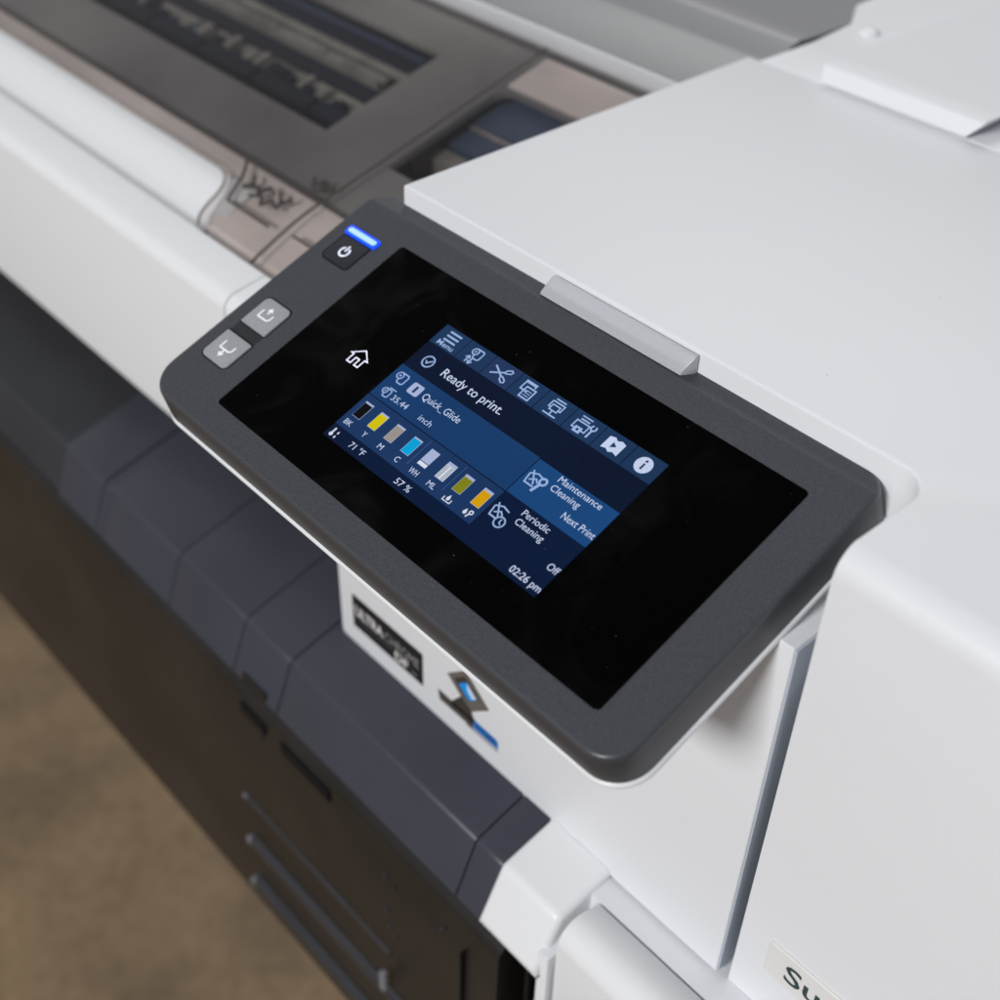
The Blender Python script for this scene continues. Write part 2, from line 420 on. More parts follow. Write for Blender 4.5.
# thin moulded sheets
bm = bmesh.new()
strips(bm, [(q, xat(notch, q), xat(split, q)) for q in (1.2, 3, 6, 9, 12, 15, 18, 20, 22, 24, 26, 27.5, 28.8, 29.6, 30.0, 30.4)])
strips(bm, [(30.5, XL, xat(split, 30.5)), (48, XL, -99), (100, XL, -98.6), (174, XL, -98.6)])
obj('clear_lid', bm, M['smoke'], CV, smooth=0)
bm = bmesh.new()
strips(bm, [(q, xat(split, q)+1.2, -16.5) for q in (.6, 6, 12, 18, 24, 31, 40, 48, 100, 174)])
obj('fixed_clear_panel', bm, M['smoke'], CV, smooth=0)
def ribbon(bm, pts, w, h0, h1, mi=0):
    for i in range(len(pts)-1):
        a, b = Vector(pts[i]), Vector(pts[i+1]); d = (b-a).normalized(); n = Vector((-d.y, d.x))*w/2
        plate(bm, [tuple(a-n), tuple(b-n), tuple(b+n), tuple(a+n)], h0, h1, mi)
bm = bmesh.new()
ribbon(bm, split, 1.1, -.9, -.2)
ribbon(bm, [(XL, 42.2), (-101, 42.2)], 1.7, -1.2, -.25)
ribbon(bm, smooth_curve([(-152, 41), (-146, 35), (-141.5, 28), (-137, 20.5), (-134, 19.6), (-106, 19.4)]), 1.0, -1.3, -.3)
ribbon(bm, [(-104, 42), (-60, 42)], .8, -1.3, -.3)
ribbon(bm, [(-92, 22), (-50, 22)], .8, -1.3, -.3)
obj('moulded_rib', bm, M['line'], CV, smooth=0)
bm = bmesh.new()
ribbon(bm, [(XL, 31.0), (-163, 31.0)] + [(x+.6, q+.5) for x, q in notch], .9, -1.0, -.25)
obj('lid_edge', bm, M['lid_edge'], CV, smooth=0)
bm = bmesh.new()
for pts in ([(-140, 37), (-136, 33), (-138, 29), (-132, 33.5), (-128, 30), (-127, 36), (-121, 33.5)],
            [(-131, 27), (-125, 30), (-121, 26), (-119, 31), (-113, 28.5), (-115, 34)],
            [(-120, 36), (-114, 32), (-112, 37)],
            [(-116, 52), (-112, 49), (-108, 53), (-106, 49), (-102, 52)],
            [(-113, 48), (-109, 46.5), (-105, 48.5)]):
    ribbon(bm, smooth_curve(pts, 3), 1.15, -1.4, -.4)
obj('moulded_symbol', bm, M['line'], CV, smooth=0)

# inner frame with window openings
bm = bmesh.new()
H0, H1 = -8.0, -5.0
# front strip in the painted lit tone
plate(bm, [(XL, 33), (-168, 33)] + [(x+3.5, q+1.5) for x, q in notch] + [(-118, -2), (-18, -2), (-18, 45), (XL, 45)], H0, H1, 1)
sh = 6.6
W = (-138.5-sh, 79.5, 149.0)   # right end, near and far side of the main opening
pbox(bm, XL, -104.5, 45, W[1], H0, H1); pbox(bm, XL, -104.5, W[2], 174, H0, H1)
pbox(bm, W[0], -104.5, W[1], W[2], H0, H1)
# right piece: opening with rounded far corner
pbox(bm, -104.5, -18, 45, 78, H0, H1)
pts = [(-104.5, 78), (-98.5, 78), (-98.5, 137)] + [(-98.5+7*(1-math.cos(math.radians(a))), 137+9*math.sin(math.radians(a))) for a in range(15, 91, 15)] + [(-18, 146), (-18, 174), (-104.5, 174)]
plate(bm, pts[:-1] + [(-104.5, 174)], H0, H1, 0)
obj('inner_frame', bm, [M['frame'], M['frame_lit']], CV, smooth=0)
bm = bmesh.new()
pbox(bm, -97, -18, 147.5, 172, -4.9, -3.6)
obj('rear_frame_strip', bm, M['frame_lit'], CV, smooth=0)
# interior: base, guide rails, roller row
bm = bmesh.new()
pbox(bm, XL, -22, 40, 176, -62, -58, 0)
pbox(bm, XL, -150, 78, 90, -58, -22, 1)
x = -420.0
while x < -165:                                     # dark cutter blocks with narrow gaps
    pbox(bm, x, x+45, 91, 99.5, -58, -13, 0); x += 48.5
pbox(bm, XL, -160, 100, 112, -58, -17, 2)
x = -430.0
while x < -166:
    w = random.uniform(3, 7.5)
    d = random.random()
    pbox(bm, x, x+w, 100.5, 100.5+random.uniform(3, 10), -17, -14+random.uniform(-2, 2), 0 if d < .45 else (1 if d < .6 else 2))
    x += w+random.uniform(1.5, 5)
pbox(bm, XL, -158, 112.5, 121, -58, -15, 0)
pbox(bm, XL, -162, 121.5, 127, -58, -11, 2)
pbox(bm, XL, -156, 128, 131, -58, -20, 0)
pbox(bm, XL, -156, 131.5, 136, -58, -13, 2)
pbox(bm, XL, -158, 137, 162, -58, -14, 0)
pbox(bm, XL, -158, 146, 149, -14, -12, 1)
x = -520.0
while x < -165:
    w = random.uniform(25, 70); pbox(bm, x, x+w, 122.5, 126, -11, -9.5, 2); x += w+random.uniform(6, 25)
# right bay
pbox(bm, -112, -22, 78, 100, -58, -26, 0)
for k in range(6): pbox(bm, -104+k*9, -104+k*9+random.uniform(3, 6), 82, 96, -26, -20+random.uniform(-4, 2), 2 if k % 2 else 1)
pbox(bm, -118, -22, 102, 110, -58, -16, 2)
pbox(bm, -115, -22, 112, 124, -58, -14, 1); pbox(bm, -115, -22, 124.6, 126.5, -58, -13, 2)
pbox(bm, -115, -22, 127, 150, -58, -12, 1)
pbox(bm, -112, -108, 118, 132, -14, -10, 3)
obj('print_mechanism', bm, [M['inner_dark'], M['inner_mid'], M['inner_tan'], M['inner_rust']], CV, smooth=0)

# white front beam (handle) with a rounded front
def arcpts(cy, cz, r, a0, a1, n=8): return [(cy+r*math.cos(math.radians(a0+(a1-a0)*k/n)), cz+r*math.sin(math.radians(a0+(a1-a0)*k/n))) for k in range(n+1)]
def beam_prof(d=0):
    p = [(72.2, -40), (72.2, -17.0), (71.6, -16.1), (70.6, -16.0)]
    p += arcpts(58.2, -25.0, 7.0-d, 98.8, 177, 9) + [(51.2, -100), (51.6, -110.6), (52.6, -111.4), (60, -111.4), (62, -60)]
    return p
BE = empty('front_beam'); BE.parent = PR
bm = bmesh.new(); extrude_x(bm, beam_prof(), XL, -80.4, bev=0)
obj('beam_cover', bm, M['white_lit'], BE, smooth=30)
bm = bmesh.new(); extrude_x(bm, beam_prof(.15), -79.9, -14.6, bev=0)
obj('beam_end', bm, M['white_lit'], BE, smooth=30)
# recessed grip behind the beam, seen in the notch of the cover
bm = bmesh.new()
a = [(72.4, -40), (72.4, -18.2), (74, -19.6), (78, -20.0), (88, -16.8), (98, -12.2), (103.5, -10.8), (105, -40)]
extrude_x(bm, a, XL, -133.0)
obj('grip_recess', bm, M['white_lit'], BE, smooth=40)

# ------------------------------------------------------------------ slate front tray
TR = empty('output_tray'); TR.parent = PR
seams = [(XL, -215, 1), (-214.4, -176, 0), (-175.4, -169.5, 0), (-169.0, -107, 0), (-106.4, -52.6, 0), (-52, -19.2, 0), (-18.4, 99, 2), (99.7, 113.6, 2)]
for i, (xa, xb, kind) in enumerate(seams):
    bm = bmesh.new()
    d = 1.0 if kind == 1 else 0
    dz = -0.7 if i == 2 else 0
    prof = [(84, -146-d), (84, -141.5-d+dz), (26.8+d, -156.9-d+dz), (16.5+d, -183), (17.5+d, -185.5), (40, -185.5)]
    extrude_x(bm, prof, xa, xb)
    es = [e for e in bm.edges if all(abs(v.co.y-26.8-d) < .1 for v in e.verts)]
    bmesh.ops.bevel(bm, geom=es, offset=1.6, segments=4, profile=.5, affect='EDGES')
    es = [e for e in bm.edges if abs(e.verts[0].co.x-e.verts[1].co.x) < 1e-3 and len(e.link_faces) == 2 and e.calc_face_angle(0) > .9]
    bmesh.ops.bevel(bm, geom=es, offset=.35, segments=2, profile=.5, affect='EDGES')
    obj('tray_panel', bm, M['tray_shade'] if kind == 1 else M['tray'], TR)
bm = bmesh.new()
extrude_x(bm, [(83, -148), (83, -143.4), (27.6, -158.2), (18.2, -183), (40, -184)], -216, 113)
obj('tray_backing', bm, M['tray_shade'], TR)
# white block that closes the tray
bm = bmesh.new()
extrude_x(bm, [(50.6, -149.6), (25.6, -154.6), (14.6, -179.2), (16.5, -183.5), (50.6, -186)], 113.8, 144.6)
bmesh.ops.bevel(bm, geom=[e for e in bm.edges if e.calc_length() > 5 and sum(v.co.y for v in e.verts) < 100], offset=2.8, segments=6, profile=.5, affect='EDGES')
obj('tray_end_block', bm, M['white_lit'], TR)

# ------------------------------------------------------------------ right hand lower body
bm = bmesh.new()
box(bm, 143.6, XR, 41.2, 120, -330, -154.2)
obj('ledge', bm, M['white_body'], PR)
bm = bmesh.new()
prof = [(40.6, -330), (40.6, -154.6), (39.6, -153.4), (33, -150.6)] + arcpts(28.5, -158.6, 9.0, 80, 176, 9) + [(19.6, -190), (20.6, -330)]
extrude_x(bm, prof, 149.2, XR)
es = [e for e in bm.edges if all(abs(v.co.x-149.2) < 1e-3 for v in e.verts)]
bmesh.ops.bevel(bm, geom=es, offset=.8, segments=3, profile=.5, affect='EDGES')
obj('ink_bay_cover', bm, M['white_lit'], PR)
bm = bmesh.new(); box(bm, 142.6, 147.8, 17.6, 41, -330, -168, bev=.6)
obj('side_post', bm, M['white_body'], PR)

# ------------------------------------------------------------------ dark lower front with rails
def face_y(z): return 14.2-(190+z)*-.0166 if z > -250 else (13.2+(z+250)*.044 if z > -300 else 11+(z+300)*.049)
LF = empty('lower_front'); LF.parent = PR
bm = bmesh.new()
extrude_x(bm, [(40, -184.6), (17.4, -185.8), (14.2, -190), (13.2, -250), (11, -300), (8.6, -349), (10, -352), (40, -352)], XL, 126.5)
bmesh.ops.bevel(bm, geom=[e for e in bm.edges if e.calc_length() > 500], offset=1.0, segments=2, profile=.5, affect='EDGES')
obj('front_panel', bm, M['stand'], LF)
bm = bmesh.new()
for xa, xb in ((-44, -25), (-13, 22)): box(bm, xa, xb, 12.9, 15.5, -200.5, -193.5, bev=.3)
obj('vent_slot', bm, M['gap'], LF)
for xx, zz, rr in ((59.5, -212, 1.1), (65, -214.5, .8), (59, -237, 1.2), (60.5, -247, 1.3), (65, -249.5, 1.1), (-30, -206, 1.0), (96, -206, 1.0)):
    bm = bmesh.new()
    rg = [[(xx+r*math.cos(2*math.pi*i/16), y, zz+r*math.sin(2*math.pi*i/16)) for i in range(16)] for r, y in ((rr, 14.6), (rr, 12.7), (rr*.8, 12.3), (rr*.35, 12.5))]
    loft(bm, rg); bmesh.ops.recalc_face_normals(bm, faces=bm.faces)
    obj('screw', bm, M['rail'], LF)
bm = bmesh.new(); box(bm, 108, 108.9, 11.0, 15, -348, -206)
obj('panel_seam', bm, M['stand_blk'], LF)
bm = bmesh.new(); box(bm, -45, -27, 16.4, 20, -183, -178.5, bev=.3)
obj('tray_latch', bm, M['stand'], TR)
bm = bmesh.new(); box(bm, 127, 143, 30, 60, -352, -184)
for xx in (131, 136.5): box(bm, xx, xx+2, 24, 31, -352, -184, bev=.4)
obj('recess', bm, M['stand_blk'], LF)
def tube(bm, x0, x1, y, z, r, mi=0, n=16):
    rg = [[(x, y+q*math.cos(2*math.pi*k/n), z+q*math.sin(2*math.pi*k/n)) for k in range(n)] for x, q in ((x0, r*.8), (x0+.8, r), (x1-.8, r), (x1, r*.8))]
    loft(bm, rg); bmesh.ops.recalc_face_normals(bm, faces=bm.faces)
for xa, xb, z, r, out in ((-50, 61, -268.5, 1.5, .9), (-48, 124, -300, 4.2, 2.2), (-47, 124, -333, 4.6, 2.6)):
    y = face_y(z)
    bm = bmesh.new()
    extrude_x(bm, [(y+1.5, z+r+1.2), (y-out*.5, z+r), (y-out, z+r*.45), (y-out, z-r*.45), (y-out*.5, z-r), (y+1.5, z-r-1.2)], xa, xb)
    rl = obj('rail', bm, M['rail'], LF, smooth=50)
    bm = bmesh.new(); box(bm, xa-3.2, xa-.2, y-out-.2, y+1, z-r*.55, z+r*.55, bev=.5)
    obj('rail_tip', bm, M['rail_tip'], rl)
bm = bmesh.new()
for zz in (-277, -282, -287): box(bm, 60.5, 64, 5.5, 8.5, zz-1.6, zz+1.6, bev=.5)
obj('rail_clip', bm, M['rail_tip'], LF)

# ------------------------------------------------------------------ control panel
def poff(d, x0=-29.4, y0=-9.2, x1=186.8, y1=99.4, r=(11, 10, 9, 9)):
    return rrect(x0-d, y0-d, x1+d, y1+d, tuple(max(.3, q+d) for q in r), 10)
def drop(v): return -max(0, v-92.6)*.34
bm = bmesh.new()
rings = []
for d, h in ((1.6, -12.2), (1.7, -11.8), (0.62, -1.6), (0.5, -1.0), (.3, -.55), (0.0, -.2), (-.45, -.04), (-.9, 0.0)):
    q = poff(d)
    rings.append([(x, y, h) for x, y in q])
loft(bm, rings, mats=[1, 1, 2, 2, 2, 2, 0])
bmesh.ops.recalc_face_normals(bm, faces=bm.faces)
bmesh.ops.bisect_plane(bm, geom=bm.verts[:]+bm.edges[:]+bm.faces[:], plane_co=(0, 92.2, 0), plane_no=(0, 1, 0))
bmesh.ops.bisect_plane(bm, geom=bm.verts[:]+bm.edges[:]+bm.faces[:], plane_co=(0, 93.0, 0), plane_no=(0, 1, 0))
for v in bm.verts:
    if v.co.z > -11: v.co.z += drop(v.co.y)
for v in bm.verts: v.co = P3(*v.co)
CP = obj('control_panel', bm, [M['bezel'], M['bezel_side'], M['bezel_edge']], PR, smooth=40)
# white lower shell and the arm that carries it
bm = bmesh.new()
rings = []
for d, h in ((.2, -15.4), (1.8, -14.8), (2.4, -14.1), (2.4, -13.2), (2.1, -12.7), (1.2, -12.3)):
    rings.append([P3(x, y, h) for x, y in poff(d)])
loft(bm, rings); bmesh.ops.recalc_face_normals(bm, faces=bm.faces)
obj('lower_shell', bm, M['white_lit'], CP, smooth=40)
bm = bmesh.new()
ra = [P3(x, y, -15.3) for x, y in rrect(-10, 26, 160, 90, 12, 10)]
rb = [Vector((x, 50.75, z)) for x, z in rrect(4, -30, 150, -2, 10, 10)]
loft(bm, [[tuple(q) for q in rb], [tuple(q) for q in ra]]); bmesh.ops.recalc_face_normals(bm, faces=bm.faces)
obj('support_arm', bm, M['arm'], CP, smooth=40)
# black glass
bm = bmesh.new()
loft(bm, [[P3(x, y, h) for x, y in rrect(0-d, 0-d, 172.8+d, 83.0+d, 1.6+d, 6)] for d, h in ((.0, -.5), (0, .06), (-.12, .14))])
bmesh.ops.recalc_face_normals(bm, faces=bm.faces)
obj('screen_glass', bm, M['glass'], CP, smooth=30)

gm = M['glass']; gn = gm.node_tree; gp = gn.nodes['Principled BSDF']
tcg = gn.nodes.new('ShaderNodeTexCoord'); ng = gn.nodes.new('ShaderNodeTexNoise'); ng.inputs['Scale'].default_value = 26; ng.inputs['Detail'].default_value = 4; ng.inputs['Distortion'].default_value = 1.5
gn.links.new(tcg.outputs['Object'], ng.inputs['Vector'])
rg_ = gn.nodes.new('ShaderNodeMapRange'); rg_.inputs['From Min'].default_value = .45; rg_.inputs['From Max'].default_value = .7; rg_.inputs['To Min'].default_value = .05; rg_.inputs['To Max'].default_value = .32
gn.links.new(ng.outputs['Fac'], rg_.inputs['Value']); gn.links.new(rg_.outputs['Result'], gp.inputs['Roughness'])
rs_ = gn.nodes.new('ShaderNodeMapRange'); rs_.inputs['From Min'].default_value = .5; rs_.inputs['From Max'].default_value = .72; rs_.inputs['To Min'].default_value = .04; rs_.inputs['To Max'].default_value = .14
gn.links.new(ng.outputs['Fac'], rs_.inputs['Value']); gn.links.new(rs_.outputs['Result'], gp.inputs['Specular IOR Level'])
M['dust'] = mat('grey_dust', (.30, .31, .34), .8, .1)
DU = Sheet(P3(0, 0, .42), U, V, NN, ['dust'], step=.01)
for k in range(34):
    x, y, r = random.uniform(2, 171), random.uniform(2, 81), random.choice((.035, .045, .06, .06, .09))
    DU.poly([(x+r*math.cos(a)*random.uniform(.6, 1.4), y+r*math.sin(a)*random.uniform(.6, 1.4)) for a in (0, 1.2, 2.5, 3.7, 5)], 'dust', 0)
du = DU.done('dust_specks', CP); du['kind'] = 'stuff'

# lit display: drawn in millimetres from its upper left corner, y downward
for k, rgb in dict(tab=(30, 55, 90), tab2=(37, 56, 94), info=(25, 60, 106), maint=(26, 70, 122), status=(12, 23, 46), inkrow=(28, 55, 97), low=(12, 27, 56),
                   gapl=(6, 12, 28), text=(200, 213, 242), icon=(152, 178, 222), dim=(186, 204, 236), white=(214, 220, 236), pale=(165, 178, 212), bk=(14, 14, 16),
                   yel=(206, 190, 8), mag=(152, 144, 138), cyan=(8, 160, 214), olive=(128, 132, 24), amber=(214, 160, 10), hair=(70, 104, 150)).items():
    M['s_'+k] = emis(k, rgb)
X0, Y0, DW, DH = 41.2, 13.4, 95.1, 54.0
D = Sheet(P3(X0, Y0+DH, .16), U, -V, NN, ['s_gapl'], step=.03)
TX = lambda *a, **k: D.text(*a, flip=-1, **k)
D.rect(0, 0, DW, DH, 's_gapl', 1)
cuts = [0, 11.95, 23.9, 35.9, 47.5, 59.45, 71.5, 83.4, 95.1]
for i in range(8): D.rect(cuts[i]+(.12 if i else 0), 0, cuts[i+1]-.12, 8.25, 's_tab2' if i == 2 else 's_tab', 2)
D.rect(0, 8.25, DW, 20.0, 's_status', 2)
D.rect(0, 19.9, 63.0, 34.25, 's_info', 3)
D.rect(63.3, 20.2, DW, 34.15, 's_maint', 3)
D.rect(0, 34.55, 63.1, 48.7, 's_inkrow', 3)
D.rect(0, 48.7, DW, DH, 's_low', 2)
D.rect(63.3, 34.3, DW, 48.7, 's_low', 2)
# tab icons
I = 's_icon'
for k, y in enumerate((1.6, 3.25, 4.9)): D.rect(3.4, y-.35, 8.7, y+.35, I, 4)
TX('Menu', 2.5, 7.55, 1.9, 7.2, I, l=4, bold=.01)
def roll(x, y, s, m=I, w=.5):
    D.ring(x-1.3*s, y-.9*s, 1.25*s, w, m, 4, 18); D.disc(x-1.3*s, y-.9*s, .42*s, m, 4, 12)
    D.line([(x-1.2*s, y-2.15*s), (x+1.5*s, y-2.15*s), (x+2.0*s, y-1.6*s), (x+2.0*s, y+1.2*s), (x+1.5*s, y+1.7*s), (x-.3*s, y+1.7*s), (x-.8*s, y+1.2*s), (x-.8*s, y+.4*s)], w, m, 4)
roll(17.9, 3.6, .95)
for dx, d in ((-2.4, -1), (.2, 1)):
    x = 17.6+dx*.6; y = 6.3
    D.line([(x, y-1.3), (x, y+1.3)], .55, I, 4); D.line([(x-.9, y+d*.3), (x, y+d*1.3), (x+.9, y+d*.3)], .5, I, 4)
# scissors
D.line([(26.2, 2.7), (31.0, 5.3)], .6, I, 4); D.line([(26.4, 6.0), (31.0, 3.3)], .6, I, 4)
for d in (-1, 1):
    q = [(30.6, 4.3+d*.75), (31.4, 4.3+d*.75), (32.9, 4.3+d*1.5), (33.1, 4.3+d*2.3), (32.3, 4.3+d*2.7), (31.0, 4.3+d*1.9)]
    D.line(q, .5, I, 4, closed=True)
# two overlapping sheets
D.line([(42.0, 4.8), (39.0, 4.8), (39.0, 1.4), (43.2, 1.4), (43.2, 2.6)], .55, I, 4)
D.rect(39.0, 1.2, 43.4, 2.1, I, 4)
D.line([(40.6, 3.2), (44.4, 3.2), (44.4, 7.2), (40.6, 7.2)], .55, I, 4, closed=True)
for y in (4.4, 5.3, 6.2): D.line([(41.4, y), (43.7, y)], .28, I, 4)
# printer on a network
D.line([(51.6, 1.3), (55.6, 1.3)], .5, I, 4); D.line([(51.2, 2.3), (56.0, 2.3), (56.0, 4.6), (55.2, 4.6)], .5, I, 4)
D.line([(51.2, 2.3), (51.2, 4.6), (52.0, 4.6)], .5, I, 4); D.line([(52.1, 3.4), (55.1, 3.4), (55.1, 5.4), (52.1, 5.4)], .45, I, 4, closed=True)
D.line([(53.6, 5.4), (53.6, 7.4)], .5, I, 4); D.line([(51.0, 7.1), (56.2, 7.1)], .5, I, 4)
# printer with spanner
def spanner(x, y, s):
    D.line([(x, y+2.4*s), (x, y-.8*s)], .75*s, I, 4); D.ring(x, y-1.6*s, .95*s, .6*s, I, 4, 12, 300-360*0, 600)
D.line([(62.9, 2.4), (66.4, 2.4)], .55, I, 4); D.line([(62.6, 1.3), (66.7, 1.3)], .45, I, 4)
D.line([(62.2, 3.3), (67.2, 3.3), (67.2, 6.0), (62.2, 6.0)], .5, I, 4, closed=True); D.rect(63.2, 5.0, 66.0, 7.2, I, 4)
D.disc(64.6, 6.1, .5, 's_tab', 5, 10); spanner(68.6, 4.6, .95)
# open book with play mark
D.poly([(74.4, 2.1), (76.2, 1.6), (77.5, 2.3), (78.8, 1.6), (80.6, 2.1), (80.6, 6.6), (78.8, 6.1), (77.5, 6.8), (76.2, 6.1), (74.4, 6.6)], 's_text', 4)
D.poly([(76.8, 3.1), (76.8, 5.3), (78.6, 4.2)], 's_tab', 5)
# info disc
D.disc(89.2, 4.2, 2.85, 's_text', 4); D.rect(88.85, 3.6, 89.55, 5.8, 's_tab', 5); D.disc(89.2, 2.7, .45, 's_tab', 5, 10)
# status line
D.ring(6.6, 14.5, 2.15, .5, I, 4); D.line([(5.6, 14.4), (6.4, 15.3), (7.9, 13.5)], .5, I, 4)
TX('Ready to print.', 13.9, 16.1, 3.2, 27.4, 's_text', l=4, bold=.004)
# media info
roll(4.5, 24.5, 1.0, w=.45); 
roll(4.6, 31.2, .78, w=.42); D.line([(4.2, 28.9), (7.3, 28.9)], .4, I, 4)
D.poly(rrect(9.4, 22.5, 14.2, 26.9, .8), 's_pale', 4); TX('1', 11.3, 26.0, 2.6, 1.0, 's_inkrow', l=5, bold=.01)
TX('Quick_Glide', 15.8, 26.0, 2.55, 17.2, 's_text', l=4)
TX('35.44', 7.7, 32.1, 2.15, 7.4, 's_dim', l=4)
TX('inch', 21.1, 32.2, 2.15, 5.6, 's_dim', l=4)
# ink levels
cols = [(2.05, 's_bk', .88), (9.6, 's_yel', .88), (17.6, 's_mag', .88), (25.75, 's_cyan', .9), (33.7, None, 0), (41.75, None, 0), (49.4, 's_olive', .84), (57.55, 's_amber', .84)]
for i, (x, m, lv) in enumerate(cols):
    a, b, t, u = x, x+3.75, 37.0, 43.5
    D.rect(a, t, b, u, 's_pale', 4)
    if m: D.rect(a+.12, u-.1-(u-t)*lv, b-.12, u-.12, m, 5)
    if i == 4: D.rect(a+.1, u-1.35, b-.1, u-.1, 's_white', 5); D.rect(a, u-1.6, b, u-1.35, 's_inkrow', 6)
    if i == 5:
        D.rect(a+.1, t+1.15, b-.1, u-.1, 's_white', 5)
        for xx in (.35, .8, 1.25, 2.3, 2.75, 3.2): D.rect(a+xx, t+1.3, a+xx+.16, u-.15, 's_bk', 6)
    if m == 's_bk': D.rect(a, t+.75, a+.18, u, 's_hair', 6)
for x in (31.4, 47.55): D.rect(x-.07, 35.3, x+.07, 45.6, 's_hair', 4)
for t, x, w in (('BK', 3.6, 3.2), ('Y', 11.6, 1.6), ('M', 19.6, 1.9), ('C', 27.6, 1.7), ('WH', 35.4, 3.7), ('ML', 43.5, 3.3)):
    TX(t, x, 47.2, 2.0, w, 's_text', l=4, align='C')
def dropshape(x, y, s, m='s_white', l=4):
    D.poly([(x, y-1.5*s), (x+.62*s, y-.3*s), (x+.8*s, y+.35*s), (x+.55*s, y+.95*s), (x, y+1.15*s), (x-.55*s, y+.95*s), (x-.8*s, y+.35*s), (x-.62*s, y-.3*s)], m, l)
dropshape(51.3, 46.2, .8); D.line([(49.8, 46.3), (49.8, 47.6), (52.8, 47.6), (52.8, 46.3)], .35, 's_white', 4)
dropshape(58.7, 46.4, .8); D.ring(60.6, 45.7, .6, .42, 's_white', 4, 10); D.line([(60.5, 46.1), (59.9, 47.7)], .5, 's_white', 4)
# bottom line
D.line([(2.2, 49.9), (2.2, 52.2)], .7, 's_white', 4); D.disc(2.2, 52.4, .75, 's_white', 4, 12)
dropshape(4.2, 50.9, .45); dropshape(4.2, 52.6, .45)
TX('71 °F', 10.7, 52.4, 2.2, 6.8, 's_text', l=4); TX('57 %', 33.1, 52.6, 2.2, 6.7, 's_text', l=4)
TX('02:26 pm', 83.1, 52.5, 2.3, 11.9, 's_text', l=4, bold=.006)
# right hand cells
def bucket(x, y):
    D.line([(x-2.9, y-1.2), (x-2.3, y+2.0), (x+1.2, y+2.0)], .55, I, 4); D.line([(x-2.9, y-1.2), (x-.4, y-2.3), (x+2.3, y-1.7)], .5, I, 4)
    D.line([(x-2.6, y-2.6), (x+.6, y+1.4)], .5, I, 4); D.line([(x-1.7, y+.7), (x+.2, y-.6), (x+1.5, y+.4)], .5, I, 4)
bucket(67.4, 26.6); D.ring(70.0, 25.6, 1.15, .7, I, 4, 14); D.line([(69.8, 26.5), (69.0, 30.0)], .95, I, 4)
TX('Maintenance', 73.0, 22.9, 2.2, 16.8, 's_text', l=4); TX('Cleaning', 73.1, 26.3, 2.2, 11.2, 's_text', l=4)
TX('Next Print', 82.5, 31.3, 2.35, 12.4, 's_text', l=4)
bucket(67.3, 40.7); D.disc(69.6, 43.0, 2.0, 's_low', 5); D.ring(69.6, 43.0, 1.75, .5, I, 6, 20); D.line([(69.6, 41.9), (69.6, 43.1), (70.5, 43.6)], .4, I, 6)
TX('Periodic', 72.8, 37.4, 2.2, 10.6, 's_text', l=4); TX('Cleaning', 73.1, 40.6, 2.2, 10.9, 's_text', l=4)
TX('Off', 91.0, 45.6, 2.3, 4.0, 's_text', l=4)
D.done('display', CP, 'lit blue menu picture in the middle of the black glass')

# home key printed on the glass
Hk = Sheet(P3(0, 0, .17), U, V, NN, ['mark_lit'], step=.03)
Hk.line([(22.6, 40.9), (26.7, 44.0), (30.8, 40.9), (29.5, 40.9), (29.5, 37.6), (27.6, 37.6), (27.6, 40.2), (25.8, 40.2), (25.8, 37.6), (23.9, 37.6), (23.9, 40.9)], .42, 'mark_lit', 1, closed=True)
Hk.done('home_key', CP)

# buttons
def button(name, x0, y0, x1, y1, r, hh, m, marks, label):
    b = bmesh.new()
    rg = [[P3(x, y, .05) for x, y in rrect(x0-.7, y0-.5, x1+.5, y1+.7, tuple(q+.55 for q in r))]]
    vs = [b.verts.new(p) for p in rg[0]]; f = b.faces.new(vs); f.material_index = 1
    n0 = len(b.faces)
    fs = loft(b, [[P3(x, y, h) for x, y in rrect(x0+d, y0+d, x1-d, y1-d, tuple(max(.15, q-d) for q in r))] for d, h in ((0, .06), (0, hh-.35), (.15, hh-.1), (.45, hh))], cap_bot=False)
    for f in fs: f.material_index = 0
    sh = Sheet(P3(0, 0, hh+.02), U, V, NN, [], step=.03)
    sh.bm.free(); sh.bm = b; sh.mats = [m, 'gap']
    marks(sh)
    bmesh.ops.recalc_face_normals(b, faces=b.faces)
    return obj(name, b, [M[k] for k in sh.mats], CP, smooth=40, label=label)
def mk_power(s):
    s.ring(-15.9, 69.4, 2.0, .62, 'mark_lit', 1, 22, 120, 420); s.line([(-15.9, 69.6), (-15.9, 72.3)], .6, 'mark_lit', 1)
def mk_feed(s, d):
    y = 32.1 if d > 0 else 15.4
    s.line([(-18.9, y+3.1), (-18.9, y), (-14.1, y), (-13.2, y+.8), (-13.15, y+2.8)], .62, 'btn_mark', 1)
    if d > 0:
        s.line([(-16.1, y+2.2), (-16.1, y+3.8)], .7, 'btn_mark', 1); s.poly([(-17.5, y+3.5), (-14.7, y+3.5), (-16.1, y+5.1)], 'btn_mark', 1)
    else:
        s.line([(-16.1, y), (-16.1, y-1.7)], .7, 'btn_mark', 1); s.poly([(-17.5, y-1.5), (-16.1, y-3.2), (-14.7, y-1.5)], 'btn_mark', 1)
button('power_button', -22.8, 63.8, -8.8, 75.4, (2.4, 1.2, .4, .6), .35, 'btn_dark', mk_power, 'dark square button with a lit power symbol')
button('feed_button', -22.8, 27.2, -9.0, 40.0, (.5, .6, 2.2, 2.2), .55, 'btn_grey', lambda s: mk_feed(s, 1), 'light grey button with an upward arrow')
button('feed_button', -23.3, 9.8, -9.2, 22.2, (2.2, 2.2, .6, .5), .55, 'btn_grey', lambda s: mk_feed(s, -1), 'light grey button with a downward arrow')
bm = bmesh.new()
vs = [bm.verts.new(P3(x, y, .05)) for x, y in rrect(-22.9, 22.6, -9.2, 26.8, .2)]; bm.faces.new(vs)
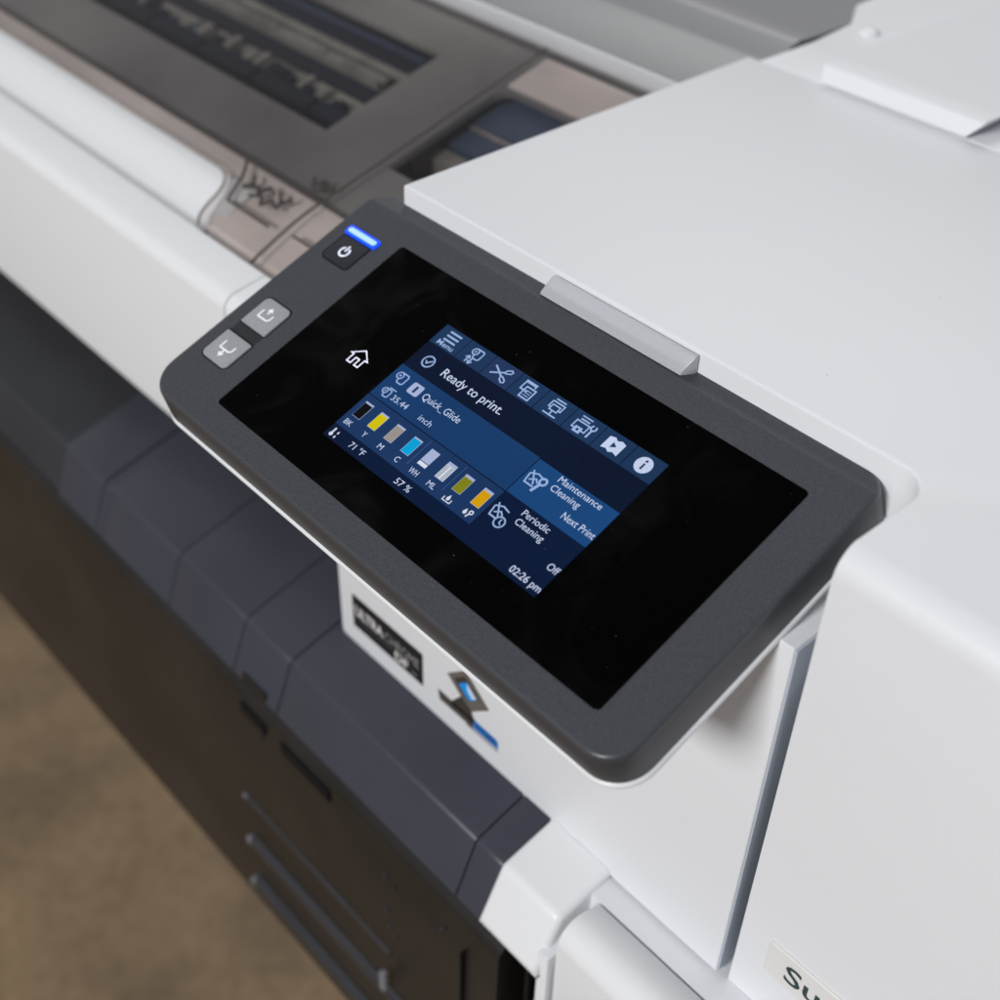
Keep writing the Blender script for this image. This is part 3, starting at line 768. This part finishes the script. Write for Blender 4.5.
obj('button_gap', bm, M['btn_dark'], CP, smooth=0)
bm = bmesh.new()
fs = loft(bm, [[P3(x, y, h) for x, y in rrect(-24.2+d, 75.9+d, -7.4-d, 79.9-d, 1.0)] for d, h in ((0, .05), (0, .5), (.3, .7), (.95, .72))], mats=[1, 1, 1, 0], cap_bot=False)
fs[-1].material_index = 0
bmesh.ops.recalc_face_normals(bm, faces=bm.faces)
obj('power_light', bm, [M['led_core'], M['led_rim']], CP, smooth=0, label='glowing blue bar above the power button')

# clear status light bar on the rear edge of the panel
bm = bmesh.new()
tri = [P3(0, 93.7, -.1), P3(0, 94.3, .75), Vector((0, 91.4, 38.3)), Vector((0, 92.2, 38.9)), Vector((0, 92.9, 38.6)), Vector((0, 93.0, 32.0))]
prof = [(p.y, p.z) for p in tri]
extrude_x(bm, prof, 57.2, 119.0)
for v in bm.verts:
    if v.co.z < 35 and v.co.x > 100 and v.co.y < 90: v.co.x -= 2.2
    if v.co.z > 36 and v.co.x < 80: v.co.x += 1.6
bmesh.ops.bevel(bm, geom=list(bm.edges), offset=.3, segments=2, profile=.5, affect='EDGES')
obj('status_light_bar', bm, M['lightbar'], CP, smooth=30, label='frosted clear light bar on the rear edge of the panel')

# ------------------------------------------------------------------ light
w = bpy.data.worlds.new('World'); sc.world = w; w.use_nodes = True
nt = w.node_tree; bg = nt.nodes['Background']
tc = nt.nodes.new('ShaderNodeTexCoord'); sp = nt.nodes.new('ShaderNodeSeparateXYZ'); rp = nt.nodes.new('ShaderNodeValToRGB')
mr = nt.nodes.new('ShaderNodeMapRange'); mr.inputs['From Min'].default_value = -1
nt.links.new(tc.outputs['Generated'], sp.inputs[0]); nt.links.new(sp.outputs['Z'], mr.inputs['Value']); nt.links.new(mr.outputs[0], rp.inputs['Fac'])
e = rp.color_ramp.elements
e[0].position = 0.30; e[0].color = (.16, .155, .155, 1)
e[1].position = .62; e[1].color = (.55, .55, .555, 1)
mx = nt.nodes.new('ShaderNodeMix'); mx.data_type = 'RGBA'; mx.blend_type = 'MULTIPLY'; mx.inputs['Factor'].default_value = 1
r2x = nt.nodes.new('ShaderNodeValToRGB'); mr2 = nt.nodes.new('ShaderNodeMapRange'); mr2.inputs['From Min'].default_value = -1
nt.links.new(sp.outputs['X'], mr2.inputs['Value']); nt.links.new(mr2.outputs[0], r2x.inputs['Fac'])
e2 = r2x.color_ramp.elements; e2[0].color = (1.1, 1.1, 1.08, 1); e2[1].color = (.44, .49, .58, 1)
nt.links.new(rp.outputs['Color'], mx.inputs['A']); nt.links.new(r2x.outputs['Color'], mx.inputs['B'])
nt.links.new(mx.outputs['Result'], bg.inputs['Color']); bg.inputs['Strength'].default_value = 0.70

def area(name, loc, target, size, power, col=(1, 1, 1), sy=None):
    l = bpy.data.lights.new(name, 'AREA'); l.energy = power; l.color = col; l.size = size
    if sy: l.shape = 'RECTANGLE'; l.size_y = sy
    o = bpy.data.objects.new(name, l); C.objects.link(o); o.location = loc
    o.rotation_euler = (Vector(target)-Vector(loc)).to_track_quat('-Z', 'Y').to_euler(); return o
area('ceiling_light', (-1.6, 2.7, 2.6), (0, .05, 0), 2.2, 44, (1, 1, 1))
area('front_light', (.36, -3.0, 1.60), (0.05, .05, -.05), .85, 88, (.98, .99, 1))

# ------------------------------------------------------------------ camera
cam = bpy.data.cameras.new('camera'); co = bpy.data.objects.new('camera', cam); C.objects.link(co); sc.camera = co
R = Matrix(((.6706, .7415, .0227), (.4893, -.4191, -.7648), (-.5575, .524, -.6439)))
r0 = R[0].normalized(); r2 = R[2]-R[2].dot(r0)*r0; r2.normalize(); r1 = r2.cross(r0)
pos = Vector((309.5, -163.9, 246.4))*MM
mw = Matrix((r0, -r1, -r2)).transposed().to_4x4(); mw.translation = pos
co.matrix_world = mw
cam.sensor_width = 36; cam.lens = 36*1289.469/1000
cam.clip_start = .01; cam.clip_end = 60
cam.dof.use_dof = True
tgt = P3(85, 40)*MM
cam.dof.focus_distance = (tgt-pos).dot(r2)
cam.dof.aperture_fstop = 8.6

sc.view_settings.view_transform = 'Standard'; sc.view_settings.look = 'None'; sc.view_settings.exposure = 0
sc.render.resolution_x = 1024; sc.render.resolution_y = 1024
sc.cycles.use_denoising = True
sc.cycles.transparent_max_bounces = 12
